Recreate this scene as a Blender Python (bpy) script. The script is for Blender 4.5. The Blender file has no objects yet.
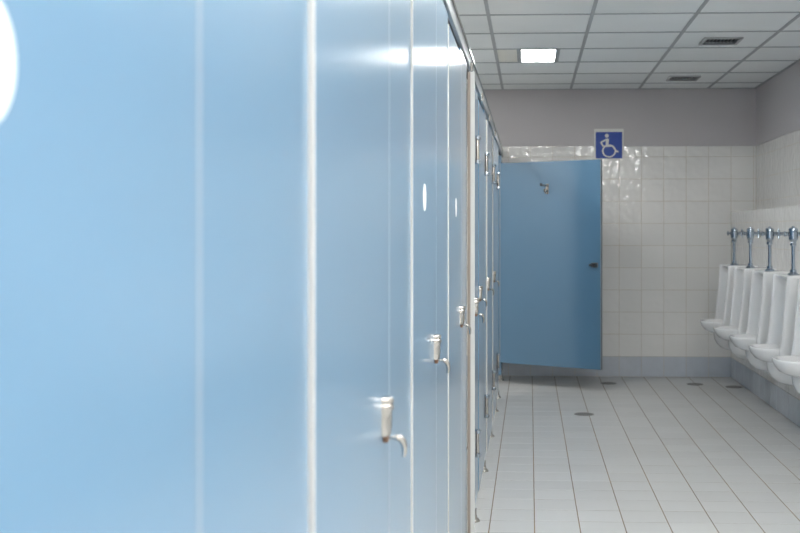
import bpy, math, random
from mathutils import Vector, Matrix

random.seed(7)
sc = bpy.context.scene
col = sc.collection
PI = math.pi

# ------------------------------------------------------------------ camera
EYE = 1.295
cam_d = bpy.data.cameras.new('camera')
cam = bpy.data.objects.new('camera', cam_d)
col.objects.link(cam)
cam_d.sensor_width = 36.0
cam_d.lens = 36.0 * 1095.0 / 800.0
cam_d.shift_x = -0.100
cam_d.shift_y = -35.5 / 800.0
cam_d.clip_start = 0.02
cam_d.dof.use_dof = True
cam_d.dof.focus_distance = 4.3
cam_d.dof.aperture_fstop = 5.8
cam.location = (0, 0, EYE)
cam.rotation_euler = (PI / 2, 0, math.atan(50.0 / 1095.0))
sc.camera = cam

# ------------------------------------------------------------------ world, exposure
w = bpy.data.worlds.new('world')
sc.world = w
w.use_nodes = True
w.node_tree.nodes['Background'].inputs[0].default_value = (0.75, 0.86, 1.0, 1)
w.node_tree.nodes['Background'].inputs[1].default_value = 1.0
vs = sc.view_settings
vs.view_transform = 'Standard'
vs.look = 'None'
vs.gamma = 1.0
vs.use_curve_mapping = False
vs.exposure = 2.16
LAMP = 9.6          # radiance of a ceiling light diffuser
sc.cycles.use_denoising = True
sc.cycles.sample_clamp_indirect = 6.0
sc.cycles.max_bounces = 10
sc.cycles.diffuse_bounces = 6

# ------------------------------------------------------------------ materials
def srgb(r, g, b):
    def f(c):
        c /= 255.0
        return c / 12.92 if c <= 0.04045 else ((c + 0.055) / 1.055) ** 2.4
    return (f(r), f(g), f(b), 1.0)

def material(name, colour, rough=0.5, metal=0.0, spec=0.5, vary=0.0, noise=0.0, nscale=8.0,
             bump=0.0, bscale=30.0, coat=0.0, coat_rough=0.03, coat_ior=1.5, sheen=0.0, emit=None, noise_to=None, rvar=0.0, detail=3.0, bdetail=2.0):
    m = bpy.data.materials.new(name)
    m.use_nodes = True
    nt = m.node_tree
    b = nt.nodes['Principled BSDF']
    b.inputs['Base Color'].default_value = colour
    b.inputs['Roughness'].default_value = rough
    b.inputs['Metallic'].default_value = metal
    b.inputs['Specular IOR Level'].default_value = spec
    b.inputs['Coat Weight'].default_value = coat
    b.inputs['Coat Roughness'].default_value = coat_rough
    b.inputs['Coat IOR'].default_value = coat_ior
    b.inputs['Sheen Weight'].default_value = sheen
    b.inputs['Sheen Roughness'].default_value = 0.45
    tc = nt.nodes.new('ShaderNodeTexCoord')
    geo = nt.nodes.new('ShaderNodeNewGeometry')
    cur = None
    if noise > 0:
        n = nt.nodes.new('ShaderNodeTexNoise')
        n.inputs['Scale'].default_value = nscale
        n.inputs['Detail'].default_value = detail
        nt.links.new(geo.outputs['Position'], n.inputs['Vector'])
        mr = nt.nodes.new('ShaderNodeMapRange')
        mr.inputs['From Min'].default_value = 0.35
        mr.inputs['From Max'].default_value = 0.7
        nt.links.new(n.outputs['Fac'], mr.inputs['Value'])
        mx = nt.nodes.new('ShaderNodeMix')
        mx.data_type = 'RGBA'
        mx.inputs['A'].default_value = colour
        mx.inputs['B'].default_value = noise_to or [c * 0.8 for c in colour[:3]] + [1]
        mul = nt.nodes.new('ShaderNodeMath')
        mul.operation = 'MULTIPLY'
        mul.inputs[1].default_value = noise
        nt.links.new(mr.outputs['Result'], mul.inputs[0])
        nt.links.new(mul.outputs[0], mx.inputs['Factor'])
        cur = mx.outputs['Result']
        if rvar:
            rr = nt.nodes.new('ShaderNodeMapRange')
            rr.inputs['To Min'].default_value = rough - rvar
            rr.inputs['To Max'].default_value = rough + rvar
            nt.links.new(n.outputs['Fac'], rr.inputs['Value'])
            nt.links.new(rr.outputs['Result'], b.inputs['Roughness'])
    if vary > 0:
        oi = nt.nodes.new('ShaderNodeObjectInfo')
        mr2 = nt.nodes.new('ShaderNodeMapRange')
        mr2.inputs['To Min'].default_value = 1 - vary
        mr2.inputs['To Max'].default_value = 1 + vary * 0.3
        nt.links.new(oi.outputs['Random'], mr2.inputs['Value'])
        hs = nt.nodes.new('ShaderNodeHueSaturation')
        nt.links.new(mr2.outputs['Result'], hs.inputs['Value'])
        if cur is not None:
            nt.links.new(cur, hs.inputs['Color'])
        else:
            hs.inputs['Color'].default_value = colour
        cur = hs.outputs['Color']
    if cur is not None:
        nt.links.new(cur, b.inputs['Base Color'])
    if bump > 0:
        n2 = nt.nodes.new('ShaderNodeTexNoise')
        n2.inputs['Scale'].default_value = bscale
        n2.inputs['Detail'].default_value = bdetail
        nt.links.new(geo.outputs['Position'], n2.inputs['Vector'])
        bp = nt.nodes.new('ShaderNodeBump')
        bp.inputs['Strength'].default_value = 1.0
        bp.inputs['Distance'].default_value = bump
        nt.links.new(n2.outputs['Fac'], bp.inputs['Height'])
        nt.links.new(bp.outputs['Normal'], b.inputs['Normal'])
    if emit:
        b.inputs['Emission Color'].default_value = emit[0]
        b.inputs['Emission Strength'].default_value = emit[1]
    return m

M = {}
M['laminate'] = material('blue_laminate', srgb(80, 121, 151), 0.45, spec=0.5, coat=0.9, coat_rough=0.175, coat_ior=1.85, sheen=0.06, noise=0.10, nscale=5, bump=0.00006, bscale=120)
M['edge'] = material('pale_edge_band', srgb(184, 184, 182), 0.35)
M['edge_shade'] = material('beige_edge_shade', srgb(136, 126, 116), 0.6)
M['seal'] = material('grey_seal', srgb(128, 138, 148), 0.45)
M['steel'] = material('brushed_steel', srgb(178, 174, 168), 0.20, 1.0)
M['chrome'] = material('chrome', srgb(168, 178, 188), 0.22, 1.0)
M['alu'] = material('aluminium', srgb(166, 171, 174), 0.42, 0.45)
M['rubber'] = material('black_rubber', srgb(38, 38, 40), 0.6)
M['brass'] = material('worn_brass', srgb(118, 92, 76), 0.4, 0.6)
M['floor_tile'] = material('floor_tile', srgb(191, 192, 191), 0.36, vary=0.05, noise=0.5, nscale=3.0,
                           noise_to=srgb(192, 192, 190), bump=0.0002, bscale=60, rvar=0.06)
M['floor_grout'] = material('floor_grout', srgb(112, 102, 90), 0.9, noise=0.7, nscale=2.0, noise_to=srgb(160, 134, 96))
M['wall_tile'] = material('wall_tile', srgb(228, 227, 224), 0.025, vary=0.03, bump=0.0026, bscale=19, bdetail=0.0)
M['wall_grout'] = material('wall_grout', srgb(196, 190, 178), 0.85, noise=0.6, nscale=3.0, noise_to=srgb(182, 160, 126))
M['grey_tile'] = material('blue_grey_tile', srgb(192, 199, 208), 0.14, vary=0.05, noise=0.4, nscale=9, bump=0.0008, bscale=18)
M['paint'] = material('grey_paint', srgb(192, 188, 190), 0.65, noise=0.08, nscale=2, bump=0.0002, bscale=90)
M['ceiling'] = material('ceiling_board', srgb(240, 243, 243), 0.85, vary=0.03, noise=0.15, nscale=2.5, bump=0.0003, bscale=140)
M['ceiling_cream'] = material('cream_ceiling_board', srgb(238, 236, 228), 0.85, vary=0.03)
M['tbar'] = material('grid_bar', srgb(170, 174, 177), 0.55)
M['void'] = material('dark_plenum', srgb(88, 90, 92), 0.9)
M['vent'] = material('vent_metal', srgb(172, 174, 176), 0.5, 0.1)
M['diffuser'] = material('lit_diffuser', srgb(250, 250, 250), 0.5, emit=((1.0, 0.985, 0.955, 1), LAMP))
M['porcelain'] = material('porcelain', srgb(226, 226, 226), 0.16)
M['sign_white'] = material('sign_white', srgb(226, 226, 222), 0.4)
M['sign_blue'] = material('sign_blue', srgb(34, 72, 160), 0.4)
M['sticker'] = material('white_sticker', srgb(244, 243, 241), 0.35)
M['drain'] = material('drain_metal', srgb(140, 138, 134), 0.45, 0.5)
M['dark'] = material('dark_slot', srgb(30, 30, 30), 0.8)
M['mark'] = material('grey_print', srgb(150, 160, 172), 0.3)

# ------------------------------------------------------------------ mesh helpers
class MB:
    def __init__(self):
        self.v, self.f = [], []
    def add(self, v, f):
        o = len(self.v)
        self.v += [tuple(p) for p in v]
        self.f += [[i + o for i in q] for q in f]
        return self
    def box(self, x0, x1, y0, y1, z0, z1, c=0.0):
        if c <= 0:
            v = [(x, y, z) for z in (z0, z1) for y in (y0, y1) for x in (x0, x1)]
            return self.add(v, [(0, 2, 3, 1), (4, 5, 7, 6), (0, 1, 5, 4), (2, 6, 7, 3), (0, 4, 6, 2), (1, 3, 7, 5)])
        # chamfered box: 24 vertices
        X, Y, Z = (x0, x1), (y0, y1), (z0, z1)
        s = (1, -1)
        v, idx = [], {}
        for i in (0, 1):
            for j in (0, 1):
                for k in (0, 1):
                    for a in range(3):
                        p = [X[i] + s[i] * c, Y[j] + s[j] * c, Z[k] + s[k] * c]
                        p[a] = (X[i], Y[j], Z[k])[a]
                        idx[(i, j, k, a)] = len(v)
                        v.append(p)
        f = []
        for a in range(3):
            for e in (0, 1):
                o = [q for q in range(3) if q != a]
                quad = []
                for (p, q) in ((0, 0), (1, 0), (1, 1), (0, 1)):
                    t = [0, 0, 0]
                    t[a], t[o[0]], t[o[1]] = e, p, q
                    quad.append(idx[(*t, a)])
                f.append(quad)
        for a in range(3):
            o = [q for q in range(3) if q != a]
            for p in (0, 1):
                for q in (0, 1):
                    t0, t1 = [0, 0, 0], [0, 0, 0]
                    t0[a], t1[a] = 0, 1
                    for t in (t0, t1):
                        t[o[0]], t[o[1]] = p, q
                    f.append([idx[(*t0, o[0])], idx[(*t0, o[1])], idx[(*t1, o[1])], idx[(*t1, o[0])]])
        for i in (0, 1):
            for j in (0, 1):
                for k in (0, 1):
                    f.append([idx[(i, j, k, a)] for a in range(3)])
        return self.add(v, f)
    def loft(self, rings, cap0=True, cap1=True, closed=True):
        n = len(rings[0])
        v = [p for r in rings for p in r]
        f = []
        for a in range(len(rings) - 1):
            for b in range(n if closed else n - 1):
                c = (b + 1) % n
                f.append((a * n + b, a * n + c, (a + 1) * n + c, (a + 1) * n + b))
        if cap0:
            f.append(list(range(n))[::-1])
        if cap1:
            f.append([(len(rings) - 1) * n + i for i in range(n)])
        return self.add(v, f)
    def lathe(self, prof, centre=(0, 0, 0), axis='z', n=20):
        """prof: list of (radius, height) along axis"""
        rings = []
        for r, h in prof:
            ring = []
            for i in range(n):
                t = 2 * PI * i / n
                a, b = r * math.cos(t), r * math.sin(t)
                p = {'z': (a, b, h), 'x': (h, a, b), 'y': (a, h, b)}[axis]
                ring.append((p[0] + centre[0], p[1] + centre[1], p[2] + centre[2]))
            rings.append(ring)
        return self.loft(rings)
    def tube(self, pts, radii, n=12):
        pts = [Vector(p) for p in pts]
        if not isinstance(radii, (list, tuple)):
            radii = [radii] * len(pts)
        rings = []
        up = None
        for i, p in enumerate(pts):
            d = (pts[min(i + 1, len(pts) - 1)] - pts[max(i - 1, 0)]).normalized()
            if up is None:
                up = Vector((0, 0, 1)) if abs(d.z) < 0.9 else Vector((0, 1, 0))
            a = d.cross(up).normalized()
            b = a.cross(d).normalized()
            up = b
            rings.append([p + a * radii[i] * math.cos(2 * PI * k / n) + b * radii[i] * math.sin(2 * PI * k / n) for k in range(n)])
        return self.loft(rings)
    def mesh(self, name, mat, smooth=False, angle=35):
        me = bpy.data.meshes.new(name)
        me.from_pydata(self.v, [], self.f)
        me.materials.append(M[mat])
        import bmesh
        bm = bmesh.new()
        bm.from_mesh(me)
        bmesh.ops.recalc_face_normals(bm, faces=bm.faces)
        if smooth:
            for f in bm.faces:
                f.smooth = True
            lim = math.radians(angle)
            for e in bm.edges:
                if len(e.link_faces) == 2 and e.calc_face_angle(0) > lim:
                    e.smooth = False
        bm.to_mesh(me)
        bm.free()
        return me
    def build(self, name, mat, parent=None, smooth=False, angle=35):
        return put(name, self.mesh(name, mat, smooth, angle), parent)

def put(name, me, parent=None, loc=(0, 0, 0)):
    o = bpy.data.objects.new(name, me)
    col.objects.link(o)
    o.location = loc
    o.parent = parent
    return o

def empty(name, loc=(0, 0, 0), rz=0.0):
    o = bpy.data.objects.new(name, None)
    o.empty_display_size = 0.1
    col.objects.link(o)
    o.location = loc
    o.rotation_euler = (0, 0, rz)
    return o

def tag(o, label=None, cat=None, group=None, kind=None):
    if label: o['label'] = label
    if cat: o['category'] = cat
    if group: o['group'] = group
    if kind: o['kind'] = kind
    return o

def clone(o, parent=None):
    c = o.copy()
    col.objects.link(c)
    c.parent = parent
    for ch in o.children:
        clone(ch, c)
    return c

# ------------------------------------------------------------------ dimensions of the room
YB = 9.78            # tiled face of the back wall
XL = -0.245          # front plane of the cubicle pilasters
XR = 1.777           # tiled face of the low ledge wall behind the urinals
XW = 1.996           # tiled face of the right wall above the ledge
ZC = 2.555           # ceiling
YF = -3.2            # wall behind the camera
XS = -1.75           # wall behind the cubicles
ZLEDGE = 1.463
ZTILE = 2.049        # top of the wall tiling
G = 0.0035           # half-visible joint depth

# ------------------------------------------------------------------ floor
fl = tag(MB().box(XS - .1, XW + .1, YF - .1, YB + .1, -0.12, -0.0009).build('floor', 'floor_grout'),
         'pale square floor tiles with thin brown joints', kind='structure')
TP, TQ = 0.1975, 0.198
X0, Y0 = 0.020, 4.897

def tile_mesh(a, b, h, ch, mat, name='tile'):
    """a flat tile, a x b, thickness h (+z up), chamfered top"""
    m = MB()
    v = [(-a, -b, 0), (a, -b, 0), (a, b, 0), (-a, b, 0),
         (-a, -b, h - ch), (a, -b, h - ch), (a, b, h - ch), (-a, b, h - ch),
         (-a + ch, -b + ch, h), (a - ch, -b + ch, h), (a - ch, b - ch, h), (-a + ch, b - ch, h)]
    f = [(8, 9, 10, 11)]
    for i in range(4):
        j = (i + 1) % 4
        f += [(i, j, j + 4, i + 4), (i + 4, j + 4, j + 8, i + 8)]
    m.add(v, f)
    return m

tile_cache = {}
def tiled(parent, spans_u, spans_v, place, rot, joint, h, mat, keep, stuff_name):
    """spans: lists of (lo, hi); place(u, v) -> location; rot: euler; keep(u0,u1,v0,v1) -> own object"""
    rest = MB()
    R = rot.to_matrix()
    for (u0, u1) in spans_u:
        for (v0, v1) in spans_v:
            a, b = (u1 - u0 - joint) / 2, (v1 - v0 - joint) / 2
            if a < 0.004 or b < 0.004:
                continue
            loc = Vector(place((u0 + u1) / 2, (v0 + v1) / 2))
            jz = random.uniform(-0.00025, 0.00025)
            n = R @ Vector((0, 0, 1))
            if keep(u0, u1, v0, v1):
                key = (round(a, 4), round(b, 4), mat, h)
                if key not in tile_cache:
                    tile_cache[key] = tile_mesh(a, b, h, 0.0007, mat).mesh('tile', mat)
                o = put('tile', tile_cache[key], parent, loc + n * jz)
                o.rotation_euler = (rot.x + random.uniform(-.001, .001), rot.y + random.uniform(-.001, .001), rot.z)
            else:
                t = tile_mesh(a, b, h, 0.0007, mat)
                rest.add([R @ Vector(p) + loc for p in t.v], t.f)
    if rest.v:
        o = rest.build(stuff_name, mat, parent)
        o['kind'] = 'stuff'

def spans(lo, hi, origin, pitch):
    out, k = [], math.floor((lo - origin) / pitch)
    while origin + k * pitch < hi - 1e-6:
        a, b = max(lo, origin + k * pitch), min(hi, origin + (k + 1) * pitch)
        if b - a > 0.006:
            out.append((a, b))
        k += 1
    return out

from mathutils import Euler
tiled(fl, spans(XS, XR, X0, TP), spans(YF, YB, Y0, TQ), lambda u, v: (u, v, -0.009), Euler((0, 0, 0)), 0.0046, 0.009,
      'floor_tile', lambda a, b, c, d: a > -0.39 and c > 4.69, 'tile_field')

# ------------------------------------------------------------------ walls
wb = tag(MB().box(XS - .1, XW + .1, YB + .0015, YB + .15, -0.1, ZTILE - .002).build('wall_back', 'wall_grout'),
         'white tiled wall at the far end with grey paint above', kind='structure')
MB().box(XS - .1, XW + .1, YB - 0.002, YB + .15, ZTILE, ZC + .1).build('painted_band', 'paint', wb)
ROT_B = Euler((PI / 2, 0, 0))      # tile faces -y
def place_b(u, v):
    return (u, YB + 0.008, v)
ROWS = [(0.181 + 0.197 * k, min(ZTILE, 0.181 + 0.197 * (k + 1))) for k in range(10)]
ROWS[-1] = (ROWS[-1][0], ZTILE)
cols_b = spans(XS, XW, XR, 0.197)
tiled(wb, cols_b, ROWS, place_b, ROT_B, 0.003, 0.008, 'wall_tile', lambda a, b, c, d: a > -0.3, 'tile_field')
bb = tag(MB().box(XS, XR + .01, YB + 0.0005, YB + .004, 0.0, 0.181).build('baseboard_back', 'wall_grout'),
         'blue grey skirting tiles along the far wall', kind='structure')
tiled(bb, spans(XS, XR, XR, 0.197), [(0.0005, 0.181)], lambda u, v: (u, YB + 0.006, v), ROT_B, 0.003, 0.008, 'grey_tile',
      lambda a, b, c, d: a > -0.3, 'tile_field')

ROT_R = Euler((PI / 2, 0, -PI / 2))     # tile faces -x ; local x -> -y
wr = tag(MB().box(XW + .0015, XW + .16, YF - .1, YB + .1, -0.1, ZTILE - .002).build('wall_right', 'wall_grout'),
         'right wall above the ledge, white tiles with grey paint on top', kind='structure')
MB().box(XW - .002, XW + .16, YF - .1, YB + .1, ZTILE, ZC + .1).build('painted_band', 'paint', wr)
rows_u = [(max(a, ZLEDGE), b) for a, b in ROWS if b > ZLEDGE + .01]
tiled(wr, spans(YF, YB, YB, 0.2), rows_u, lambda u, v: (XW + 0.008, u, v), ROT_R, 0.003, 0.008, 'wall_tile',
      lambda a, b, c, d: b > 7.9, 'tile_field')
lg = tag(MB().box(XR + .0015, XW + .01, YF, YB + .005, 0.0, ZLEDGE - .006).build('wall_right_ledge', 'wall_grout'),
         'low tiled ledge wall behind the row of urinals', kind='structure')
rows_l = [(a, min(b, ZLEDGE)) for a, b in ROWS if a < ZLEDGE - .01]
tiled(lg, spans(YF, YB, YB, 0.2), rows_l, lambda u, v: (XR + 0.008, u, v), ROT_R, 0.003, 0.008, 'wall_tile',
      lambda a, b, c, d: b > 6.9, 'tile_field')
tiled(lg, [(XR, XW)], spans(YF, YB, YB, 0.2), lambda u, v: (u, v, ZLEDGE - 0.008), Euler((0, 0, 0)), 0.003, 0.008, 'wall_tile',
      lambda a, b, c, d: d > 7.9, 'tile_field')
br = tag(MB().box(XR + .0005, XR + .004, YF, YB, 0.0, 0.181).build('baseboard_right', 'wall_grout'),
         'blue grey skirting tiles under the urinals', kind='structure')
tiled(br, spans(YF, YB, YB, 0.2), [(0.0005, 0.181)], lambda u, v: (XR + 0.006, u, v), ROT_R, 0.003, 0.008, 'grey_tile',
      lambda a, b, c, d: b > 6.9, 'tile_field')
tag(MB().box(XS - .15, XS, YF - .1, YB + .1, -0.1, ZC + .1).build('wall_left', 'wall_tile'),
    'wall behind the cubicles', kind='structure')
tag(MB().box(XS - .1, XW + .1, YF - .15, YF, -0.1, ZC + .1).build('wall_front', 'paint'),
    'wall behind the camera', kind='structure')
# ------------------------------------------------------------------ ceiling
ce = tag(MB().box(XS - .1, XW + .1, YF - .1, YB + .1, ZC + .05, ZC + .15).build('ceiling', 'void'),
         'suspended ceiling of pale boards in a metal grid', kind='structure')
CX0, CP = -0.243, 0.6045
CY0, CQ = 9.40, 0.602
xs = spans(XS, XW, CX0, CP)
ys = spans(YF, YB, CY0, CQ)
LX = (CX0 + CX0 + CP) / 2
LIGHT_Y = [CY0 - CQ * (2.5 + 4 * k) for k in range(5)]
LAMPS = [(LX, y) for y in LIGHT_Y] + [(LX - 2 * CP, y) for y in LIGHT_Y]  # second column, over the cubicles, is unseen and added to light the upper walls
# unseen square fill panels, added on the urinal side to brighten the near doors
SQUARE_FILL = [(LX + 2 * CP, LIGHT_Y[2] - CQ - 2 * CQ * k) for k in range(5)]
VENTS = [(CX0 + 2.5 * CP - .006, CY0 - CQ * 3.5 + .03), (CX0 + 2.5 * CP - .006, CY0 - CQ * 0.5)]
board_cache = {}
for (a, b) in xs:
    for (c, d) in ys:
        mx, my = (a + b) / 2, (c + d) / 2
        if any(abs(mx - p) < .1 and abs(my - q) < .1 for p, q in LAMPS + SQUARE_FILL):
            continue
        hx, hy = (b - a) / 2 - .006, (d - c) / 2 - .006
        if any(abs(mx - q[0]) < .1 and abs(my - q[1]) < .2 for q in VENTS):
            q = [p for p in VENTS if abs(my - p[1]) < .2][0]
            vx, vy, s = q[0] - mx, q[1] - my, .118
            m = MB()
            m.box(-hx, vx - s, -hy, hy, 0, .012)
            m.box(vx + s, hx, -hy, hy, 0, .012)
            m.box(vx - s, vx + s, -hy, vy - s, 0, .012)
            m.box(vx - s, vx + s, vy + s, hy, 0, .012)
            put('ceiling_board', m.mesh('ceiling_board', 'ceiling'), ce, (mx, my, ZC + .003))
            continue
        key = (round(hx, 3), round(hy, 3))
        if key not in board_cache:
            board_cache[key] = MB().box(-hx, hx, -hy, hy, 0, .012).mesh('ceiling_board', 'ceiling')
        put('ceiling_board', board_cache[key], ce, (mx, my, ZC + .003 + random.uniform(0, .0012)))
bars = sorted({round(a, 4) for a, b in xs if a > XS + .01})
for x in bars:
    MB().box(x - .0105, x + .0105, YF, YB, ZC - .002, ZC + .003).build('grid_bar', 'tbar', ce)
cross = sorted({round(a, 4) for a, b in ys if a > YF + .01})
for y in cross:
    MB().box(XS, XW, y - .009, y + .009, ZC - .001, ZC + .0028).build('grid_bar', 'tbar', ce)
MB().box(XW - .02, XW, YF, YB, ZC - .002, ZC + .003).build('edge_angle', 'tbar', ce)
MB().box(XS, XW, YB - .02, YB, ZC - .002, ZC + .003).build('edge_angle', 'tbar', ce)

ORD = ['nearest the far wall', 'second from the far wall', 'third from the far wall', 'fourth from the far wall', 'nearest the entrance']
for x, y in LAMPS + SQUARE_FILL:
    k = min(range(5), key=lambda q: abs(LIGHT_Y[q] - y))
    square = (x, y) in SQUARE_FILL
    if square:
        lab = 'added unseen square fill light on the urinal side, %s from the far wall' % (
            ['first', 'second', 'third', 'fourth', 'fifth'][SQUARE_FILL.index((x, y))])
    else:
        lab = 'lit narrow ceiling light ' + ('over the aisle' if abs(x - LX) < .1 else 'added unseen above the cubicles') + ', ' + ORD[k]
    t = tag(empty('ceiling_light', (x, y, ZC)), lab, 'ceiling light', 'recessed lights in the ceiling')
    h = CQ / 2 - .012
    wi, wo = (.262, .29) if square else (.118, .150)
    MB().box(-wi, wi, -h + .02, h - .02, .004, .010).build('diffuser', 'diffuser', t)
    f = MB()
    f.box(-wo, -wi, -h, h, -.001, .03)
    f.box(wi, wo, -h, h, -.001, .03)
    f.box(-wi, wi, -h, -h + .02, -.001, .03)
    f.box(-wi, wi, h - .02, h, -.001, .03)
    f.build('frame', 'tbar', t)
    MB().box(-wo, wo, -h, h, .03, .035).build('housing', 'void', t)
    if not square:
        MB().box(-CP / 2 + .006, -.152, -h, h, .003, .014).build('filler_board', 'ceiling_cream', t)
        MB().box(.152, CP / 2 - .006, -h, h, .003, .014).build('filler_board', 'ceiling', t)

VENT_WORDS = ['square slatted ceiling vent, the larger and nearer of two', 'square slatted ceiling vent, the smaller one close to the far wall']
for k, (x, y) in enumerate(VENTS):
    t = tag(empty('ceiling_vent', (x, y, ZC)), VENT_WORDS[k], 'vent', 'slatted vents in the ceiling')
    f = MB()
    s = .126
    f.box(-s, s, -s, -s + .017, -.008, .004)
    f.box(-s, s, s - .017, s, -.008, .004)
    f.box(-s, -s + .017, -s + .017, s - .017, -.008, .004)
    f.box(s - .017, s, -s + .017, s - .017, -.008, .004)
    f.build('frame', 'vent', t)
    MB().box(-.116, .116, -.116, .116, .016, .02).build('duct', 'void', t)
    sl = None
    for q in range(9):
        u = -.096 + q * .024
        if sl is None:
            m = MB()
            m.add([(-.009, -.108, -.006), (-.006, -.108, -.006), (.009, -.108, .012), (.006, -.108, .012),
                   (-.009, .108, -.006), (-.006, .108, -.006), (.009, .108, .012), (.006, .108, .012)],
                  [(0, 1, 2, 3), (7, 6, 5, 4), (0, 4, 5, 1), (1, 5, 6, 2), (2, 6, 7, 3), (3, 7, 4, 0)])
            sl = m.mesh('slat', 'vent')
        put('slat', sl, t, (u, 0, 0))

# ------------------------------------------------------------------ cubicle row
ZD0, ZD1 = 0.060, 1.914        # bottom and top of doors and pilasters
TH = 0.028

# head rail
rail = tag(empty('head_rail', (XL, 4.3, 1.945)), 'long grey metal rail running along the top of the blue cubicles', 'rail')
rm = MB()
rm.box(-.024, .006, -6.0, YB - 4.3 - .003, .006, .060, .002)
rm.build('rail_body', 'alu', rail)
MB().box(.006, .012, -6.0, YB - 4.3 - .003, .052, .062, .0015).build('rail_lip', 'steel', rail)
MB().box(-.024, -.006, -6.0, YB - 4.3 - .003, .0, .0062).build('shadow_channel', 'rubber', rail)  # black strip standing in for the shade in the gap below the rail
for y in (4.27, 5.22, 6.17, 7.15):
    MB().box(.0125, .022, y - 4.3 - .008, y - 4.3 + .008, -.030, .008, .002).build('door_stop', 'steel', rail)

def panel(name, y0, y1, x1, z0, z1, parent, th=TH, mat='laminate'):
    return MB().box(x1 - th, x1, y0, y1, z0, z1, .0012).build(name, mat, parent)

# lock: modelled at origin, +x is outwards, plate centred on z = 0
def make_lock(parent, loc, mirror=1):
    b = MB()
    # rounded escutcheon, wide at the top and narrowing downwards, two raised rings on top
    prof = []
    secs = [(-.043, .013, .013), (-.040, .0155, .017), (-.026, .017, .019), (-.006, .018, .020), (.010, .019, .020),
            (.013, .0195, .024), (.022, .0195, .024), (.025, .018, .020), (.028, .0195, .024), (.036, .0195, .023), (.038, .018, .020)]
    rings = []
    for z, hw, d in secs:
        ring = []
        for i in range(9):
            t = PI * i / 8
            ring.append((d * (math.sin(t) ** 0.6), -hw * math.cos(t), z))
        rings.append(ring)
    b.loft(rings)
    o = b.build('lock', 'steel', parent, True, 40)
    o.location = loc
    o.scale = (.76, .76, .78)
    MB().box(.001, .013, -.008, .008, -.056, -.043, .002).build('bolt_end', 'brass', o)
    l = MB()
    pts = [(.010, 0, -.047), (.020, 0, -.047), (.030, 0, -.046), (.037, .003 * mirror, -.048), (.042, .010 * mirror, -.056),
           (.0445, .017 * mirror, -.066), (.0445, .020 * mirror, -.078), (.043, .020 * mirror, -.088)]
    pts = [(x, y, -.047 + (z + .047) * 1.05) for x, y, z in pts]
    l.tube(pts, [.0028, .0028, .0068, .0078, .0075, .0066, .0055, .0036], 12)
    l.build('lever', 'steel', o, True, 60)
    return o

def make_hinge(parent, loc):
    b = MB()
    b.box(0, .003, -.022, .022, -.058, .058, .001)
    o = b.build('hinge', 'steel', parent)
    o.location = loc
    k = MB()
    k.lathe([(.007, -.055), (.0085, -.05), (.0085, .05), (.007, .055)], (.0085, 0, 0), 'z', 14)
    k.build('knuckle', 'steel', o, True)
    for z in (-.052, .052):
        c = MB()
        c.lathe([(.0125, z - .009), (.0155, z - .005), (.0155, z + .005), (.0125, z + .009)], (.009, 0, 0), 'z', 14)
        c.build('pin_cap', 'chrome', o, True)
    MB().box(.003, .005, -.016, .016, -.05, .05).build('pin_backing', 'rubber', o)
    return o

def make_foot(parent, loc):
    b = MB()
    b.lathe([(.027, 0), (.027, .006), (.023, .011), (.015, .018), (.012, .034), (.012, .058)], (0, 0, 0), 'z', 20)
    o = b.build('foot', 'steel', parent, True, 50)
    o.location = loc
    return o

def door(y0, y1, proud, label, lock_side, hinge_side=None, sticker=None, swing=0.0, ztop=ZD1, zbot=ZD0, hinges=False, lock_z=1.004, lock_in=.06, band='edge'):
    """closed door in the plane of the row; pivot at hinge_side"""
    g = 0.003
    piv = y1 - g if hinge_side == 'far' else y0 + g
    t = tag(empty('cubicle_door', (XL + proud, piv, zbot), swing), label, 'door', 'blue cubicle doors', 'thing')
    a, b = y0 + g - piv, y1 - g - piv
    h = ztop - zbot
    e = .006
    MB().box(-TH, 0, a + e, b - e, 0, h, .0008).build('panel', 'laminate', t)
    MB().box(-.0165, 0.0002, a, a + e, 0, h, .0006).build('edge_band', band, t)
    MB().box(-TH, -.0168, a + .0005, a + e, 0, h, .0006).build('edge_shade', 'edge_shade', t)  # back of the edge coloured darker for the shade in the door gap
    MB().box(-TH, 0.0002, b - e, b, 0, h, .0006).build('edge_seal', 'seal', t)
    ly = b - lock_in if lock_side == 'far' else a + .034
    make_lock(t, (0, ly, lock_z - zbot), 1)
    if hinges:
        hy = b + g if hinge_side == 'far' else a - g
        for z in (0.361, 1.652):
            make_hinge(t, (0.0016, hy - .008, z - zbot))
    if sticker:
        m = MB()
        m.lathe([(.031, 0), (.031, .0007), (.030, .0009)], (0, 0, 0), 'x', 36)
        s = m.build('sticker', 'sticker', t)
        s.location = (0.0002, sticker - piv, 1.372 - zbot)
    return t

def pilaster(y0, y1, label, feet, z0=ZD0):
    t = tag(empty('partition_pilaster', (XL, (y0 + y1) / 2, 0)), label, 'panel', 'fixed blue panels between the cubicle doors')
    hy = (y1 - y0) / 2
    MB().box(-TH, 0, -hy, hy, z0, 1.9435, .0012).build('panel', 'laminate', t)
    for fy in feet:
        make_foot(t, (-.005, fy - (y0 + y1) / 2, 0))
    MB().box(-TH - .004, .0015, -hy, hy, z0 - .001, z0 + .010).build('bottom_channel', 'alu', t)
    return t

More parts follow.
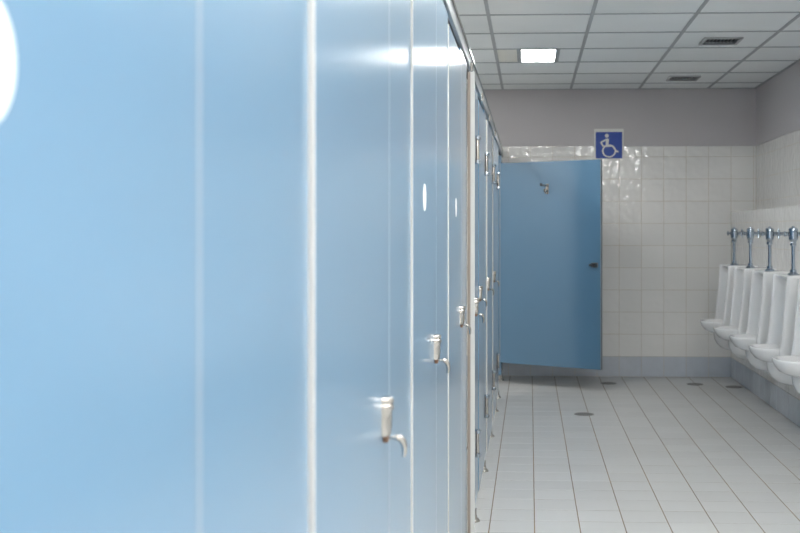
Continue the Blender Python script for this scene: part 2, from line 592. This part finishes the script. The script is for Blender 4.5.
door(0.17, 0.795, .004, 'nearest blue cubicle door at the left edge, with a large white round sticker', 'far', 'near', sticker=.468)
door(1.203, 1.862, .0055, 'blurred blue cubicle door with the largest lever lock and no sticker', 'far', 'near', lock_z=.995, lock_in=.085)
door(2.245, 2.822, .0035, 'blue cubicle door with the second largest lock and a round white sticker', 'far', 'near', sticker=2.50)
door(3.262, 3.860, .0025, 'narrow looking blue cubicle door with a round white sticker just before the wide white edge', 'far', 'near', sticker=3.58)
pilaster(-0.9, 0.17, 'blue fixed panel beside the camera, left of the nearest door', [-.7])
pilaster(0.800, 1.202, 'wide blurred fixed blue panel between the two nearest cubicle doors', [1.0])
pilaster(1.863, 2.244, 'fixed blue panel just right of the largest lever lock', [2.05])
pilaster(2.823, 3.261, 'fixed blue panel between the two small round stickers', [3.05])
pilaster(3.861, 4.240, 'fixed blue panel directly left of the wide white door edge', [4.05])
# far group: doors open outwards, hinged at the far side, latch at the near side
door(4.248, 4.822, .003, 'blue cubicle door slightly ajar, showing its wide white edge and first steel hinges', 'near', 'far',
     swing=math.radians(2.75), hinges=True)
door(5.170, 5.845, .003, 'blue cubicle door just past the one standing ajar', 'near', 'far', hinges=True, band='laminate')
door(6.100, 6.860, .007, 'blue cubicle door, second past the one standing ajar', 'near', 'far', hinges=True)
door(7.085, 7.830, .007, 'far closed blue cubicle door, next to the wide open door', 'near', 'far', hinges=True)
pilaster(4.823, 5.169, 'slim fixed blue panel at the frontmost visible steel foot', [4.88])
pilaster(5.846, 6.098, 'slim fixed blue panel at the second visible steel foot', [5.90])
pilaster(6.861, 7.083, 'slim fixed blue panel at the third visible steel foot', [6.89])
pilaster(7.831, 8.520, 'fixed blue panel beside the opening of the open cubicle', [7.86, 8.49])
pilaster(9.345, YB - .003, 'fixed blue panel in the far corner behind the open door', [9.5])

# the wide door standing open (seen from its inside)
SW = math.radians(60.5)
od = tag(empty('open_cubicle_door', (-.258, 9.297, 0.178), SW),
         'wide blue cubicle door standing open at the far end', 'door', kind='thing')
OW, OH = 0.950, 1.693
MB().box(-.0, .028, -OW + .006, -.006, 0, OH, .0008).build('panel', 'laminate', od)
for p, q in ((-OW, -OW + .006), (-.006, 0)):
    MB().box(-.0004, .0284, p, q, 0, OH, .0008).build('edge_band', 'seal', od)
# coat hook, on the inside face (local -x side)
hk = MB()
hk.box(-.006, -.0002, -.011, .011, -.032, .032, .002)
h = hk.build('coat_hook', 'steel', od)
h.location = (0, -OW * .485, 1.643 - .178)
h.scale = (1.25, 1.3, 1.3)
m = MB()
m.tube([(-.004, 0, .022), (-.022, 0, .020), (-.040, .010, .022), (-.056, .018, .026)], [.006, .006, .007, .009], 12)
m.build('prong', 'steel', h, True, 60)
m = MB()
m.tube([(-.004, 0, -.008), (-.022, -.002, -.018), (-.036, -.004, -.024), (-.042, -.004, -.012), (-.044, -.004, .0)], [.006, .006, .006, .0065, .007], 12)
m.build('prong', 'steel', h, True, 60)
lb = MB()
lb.box(-.016, -.0002, -.030, .030, -.019, .019, .003)
l = lb.build('latch', 'steel', od)
l.location = (0, -OW + .052, 1.02 - .178)
MB().lathe([(.011, -.03), (.012, -.027), (.012, -.016)], (0, .008, 0), 'x', 16).build('thumb_turn', 'rubber', l, True)
MB().box(-.011, -.002, .030, .052, -.008, .008, .002).build('slide_bolt', 'steel', l)
for z in (.14, 1.48):
    make_hinge(od, (.0285, -.002, z))

# ------------------------------------------------------------------ urinals
def make_urinal():
    t = empty('urinal')
    N = 24
    # tall concave shield; local: x = outwards from wall (negative world x), y along the wall
    W = .205
    def sec(z, d, cav, w=W, r=.022):
        """C shaped section: outer sides, rounded front corners, hollow of depth cav measured from the front"""
        pts = [(0, -w)]
        pts += [(d - r, -w), (d - r * .3, -w + r * .12), (d, -w + r * .5), (d, -w + r), (d - r * .35, -w + r * 1.5)]
        wi = w - r * 1.6
        back = d - cav
        for k in range(9):
            q = -1 + 2 * k / 8
            pts.append((back + (cav - r * .6) * abs(q) ** 5, wi * q))
        pts += [(d - r * .35, w - r * 1.5), (d, w - r), (d, w - r * .5), (d - r * .3, w - r * .12), (d - r, w)]
        pts += [(0, w)]
        return [(-x, y, z) for x, y in pts]
    m = MB()
    m.loft([sec(.435, .20, .10, .15), sec(.475, .25, .16, .185), sec(.535, .272, .22), sec(.575, .272, .232), sec(.61, .262, .226), sec(.78, .246, .208),
            sec(.86, .238, .180), sec(.93, .233, .125), sec(.965, .231, .085), sec(.99, .229, .045), sec(1.006, .228, .02),
            sec(1.016, .226, .014), sec(1.021, .220, .013, .20)])
    m.build('shield', 'porcelain', t, True, 50)
    # bowl
    def D(a, b, z, back=.0, e=.72):
        pts = []
        for i in range(N + 1):
            q = PI * i / N
            cx, sy = math.cos(q), math.sin(q)
            pts.append((-(back + (b - back) * sy ** e), a * math.copysign(abs(cx) ** e, cx), z))
        return pts
    b = MB()
    b.loft([D(.08, .25, .482), D(.14, .335, .488), D(.175, .375, .505), D(.192, .400, .535), D(.198, .412, .562), D(.198, .414, .572),
            D(.194, .411, .578), D(.184, .401, .580), D(.174, .391, .577), D(.168, .382, .567), D(.155, .36, .545),
            D(.12, .30, .520), D(.06, .2, .508)])
    b.build('bowl', 'porcelain', t, True, 50)
    # trap housing below
    q = MB()
    q.loft([D(.04, .14, .340), D(.075, .205, .346), D(.098, .25, .364), D(.110, .283, .395), D(.116, .302, .435), D(.118, .31, .50)])
    q.build('trap_housing', 'porcelain', t, True, 50)
    s = MB()
    s.lathe([(.012, 0), (.016, -.004), (.014, -.010), (.004, -.012)], (-.056, 0, .86), 'x', 16)
    s.build('water_inlet', 'chrome', t, True)
    # small grey printed mark on the inner side wall
    k = MB()
    k.box(-.165, -.125, W - .043, W - .0405, .925, .950)
    k.build('maker_mark', 'mark', t)
    return t

def make_valve():
    t = empty('flush_valve')
    zc = .255
    MB().lathe([(.0115, 0.012), (.0115, .200)], (0, 0, 0), 'z', 16).build('flush_pipe', 'chrome', t, True)
    MB().lathe([(.033, 0), (.033, .006), (.027, .013), (.020, .018), (.020, .034), (.015, .036)], (0, 0, 0), 'z', 20).build('flange', 'chrome', t, True)
    MB().lathe([(.017, .180), (.020, .184), (.020, .200), (.017, .204)], (0, 0, 0), 'z', 6).build('coupling_nut', 'chrome', t)
    MB().lathe([(.016, .203), (.022, .214), (.028, .222), (.028, .268), (.0255, .270), (.0255, .274), (.029, .276), (.028, .288), (.020, .295),
                (.009, .297), (.008, .304), (.004, .306)], (0, 0, 0), 'z', 20).build('valve_body', 'chrome', t, True)
    MB().lathe([(.014, -.026), (.014, -.033), (.007, -.035), (.006, -.042), (.015, -.044), (.018, -.050), (.017, -.055), (.008, -.059)],
               (0, 0, zc), 'x', 16).build('flush_handle', 'chrome', t, True)
    MB().lathe([(.015, .024), (.015, .045), (.012, .047), (.012, .145)], (0, 0, zc), 'x', 16).build('supply_pipe', 'chrome', t, True)
    s = MB()
    for a in range(3):
        ang = PI * a / 3 + .3
        s.tube([(.060, -.034 * math.cos(ang), zc - .034 * math.sin(ang)), (.060, .034 * math.cos(ang), zc + .034 * math.sin(ang))], .0065, 8)
    s.build('stop_wheel', 'chrome', t, True)
    return t

UY = [8.84, 8.20, 7.545, 6.875, 6.215]
UW = ['white porcelain urinal furthest away, in the far corner', 'white porcelain urinal, second from the far corner',
      'white porcelain urinal in the middle of the row of five', 'white porcelain urinal, second from the right edge',
      'white porcelain urinal nearest the camera, cut off by the right edge']
VW = ['chrome flush valve and pipe furthest away, in the far corner', 'chrome flush valve and pipe second from the far corner',
      'chrome flush valve and pipe third from the far corner', 'chrome flush valve and pipe at the right edge of the picture',
      'chrome flush valve above the urinal nearest the camera']
pu, pv = make_urinal(), make_valve()
for i, y in enumerate(UY):
    o = pu if i == 0 else clone(pu)
    o.location = (XR, y, 0)
    tag(o, UW[i], 'urinal', 'row of white urinals')
for i, y in enumerate(UY):
    o = pv if i == 0 else clone(pv)
    o.location = (1.632, y, 1.0212)
    tag(o, VW[i], 'flush valve', 'chrome flush valves above the urinals')

# ------------------------------------------------------------------ floor drains
DR = [(0.381, 7.762, 'round metal floor drain alone in the middle of the aisle', 0.0),
      (1.392, 9.323, 'round metal floor drain near the far wall, left of the one by the urinals', 0.0),
      (1.690, 9.17, 'round dark floor drain in the corner under the urinals', 0.0),
      (0.665, 9.34, 'round floor drain in the shadow beside the open door', 0.0)]
for x, y, lab, _ in DR:
    t = tag(empty('floor_drain', (x, y, 0.0004)), lab, 'drain', 'round floor drains')
    MB().lathe([(.070, -.001), (.070, .002), (.066, .0035), (.056, .0035), (.054, .001)], (0, 0, 0), 'z', 32).build('rim', 'drain', t, True)
    MB().lathe([(.055, -.001), (.055, .0012)], (0, 0, 0), 'z', 24).build('sump', 'void', t)
    gm = MB()
    for q in range(-3, 4):
        L = math.sqrt(max(0, .054 ** 2 - (q * .0145) ** 2))
        gm.box(q * .0145 - .0045, q * .0145 + .0045, -L, L, .0012, .003)
    gm.build('grate', 'drain', t)

# ------------------------------------------------------------------ wheelchair sign on the far wall
SX, SZ, SWD, SHT = 0.700, 1.930, 0.262, 0.273
sg = tag(empty('wheelchair_sign', (SX, YB - .004, SZ)), 'blue and white wheelchair access sign on the far wall', 'sign')
MB().box(-SWD / 2, SWD / 2, -.010, 0, 0, SHT, .0015).build('backing_plate', 'sign_white', sg)
bw = .117
MB().box(-bw, bw, -.0125, -.0098, .010, .010 + 2 * bw, .0006).build('blue_panel', 'sign_blue', sg)
def flat_stroke(m, pts, wd, y0, y1):
    for (ax, az), (bx, bz) in zip(pts[:-1], pts[1:]):
        d = Vector((bx - ax, bz - az)).normalized()
        n = Vector((-d.y, d.x)) * wd
        ex = d * wd * .35
        q = [(ax - ex.x + n.x, az - ex.y + n.y), (ax - ex.x - n.x, az - ex.y - n.y), (bx + ex.x - n.x, bz + ex.y - n.y), (bx + ex.x + n.x, bz + ex.y + n.y)]
        m.add([(p[0], y0, p[1]) for p in q] + [(p[0], y1, p[1]) for p in q],
              [(0, 1, 2, 3), (7, 6, 5, 4), (0, 4, 5, 1), (1, 5, 6, 2), (2, 6, 7, 3), (3, 7, 4, 0)])
sy = MB()
cx, cz = -.018, .228 - .0        # head
def P2(px, py):                  # sign-local plan of the pictogram
    return ((px - 267.0) / 254.0 * 2 * bw, .010 + (413.0 - py) / 254.0 * 2 * bw)
hx, hz = P2(247, 195)
ring = [[(hx + .0175 * math.cos(2 * PI * k / 24), y, hz + .0175 * math.sin(2 * PI * k / 24)) for k in range(24)] for y in (-.0124, -.0136)]
sy.loft(ring)
st = .0072
flat_stroke(sy, [P2(252, 228), P2(250, 288)], .0125, -.0124, -.0136)          # torso
flat_stroke(sy, [P2(238, 233), P2(190, 260), P2(212, 296)], st, -.0124, -.0137)     # arm
flat_stroke(sy, [P2(218, 297), P2(300, 293), P2(338, 345), P2(356, 349)], st, -.0124, -.0135)   # seat and leg
wx, wz = P2(268, 342)
r0, r1 = .062, .049
vin, fin = [], []
n = 40
for k in range(n):
    t = 2 * PI * k / n
    for r in (r0, r1):
        for y in (-.0124, -.0138):
            vin.append((wx + r * math.cos(t), y, wz + r * .94 * math.sin(t)))
for k in range(n):
    j = (k + 1) % n
    a, b = 4 * k, 4 * j
    fin += [(a + 1, b + 1, b + 3, a + 3), (a, a + 2, b + 2, b), (a, b, b + 1, a + 1), (a + 2, a + 3, b + 3, b + 2)]
sy.add(vin, fin)
sy.build('wheelchair_symbol', 'sign_white', sg)
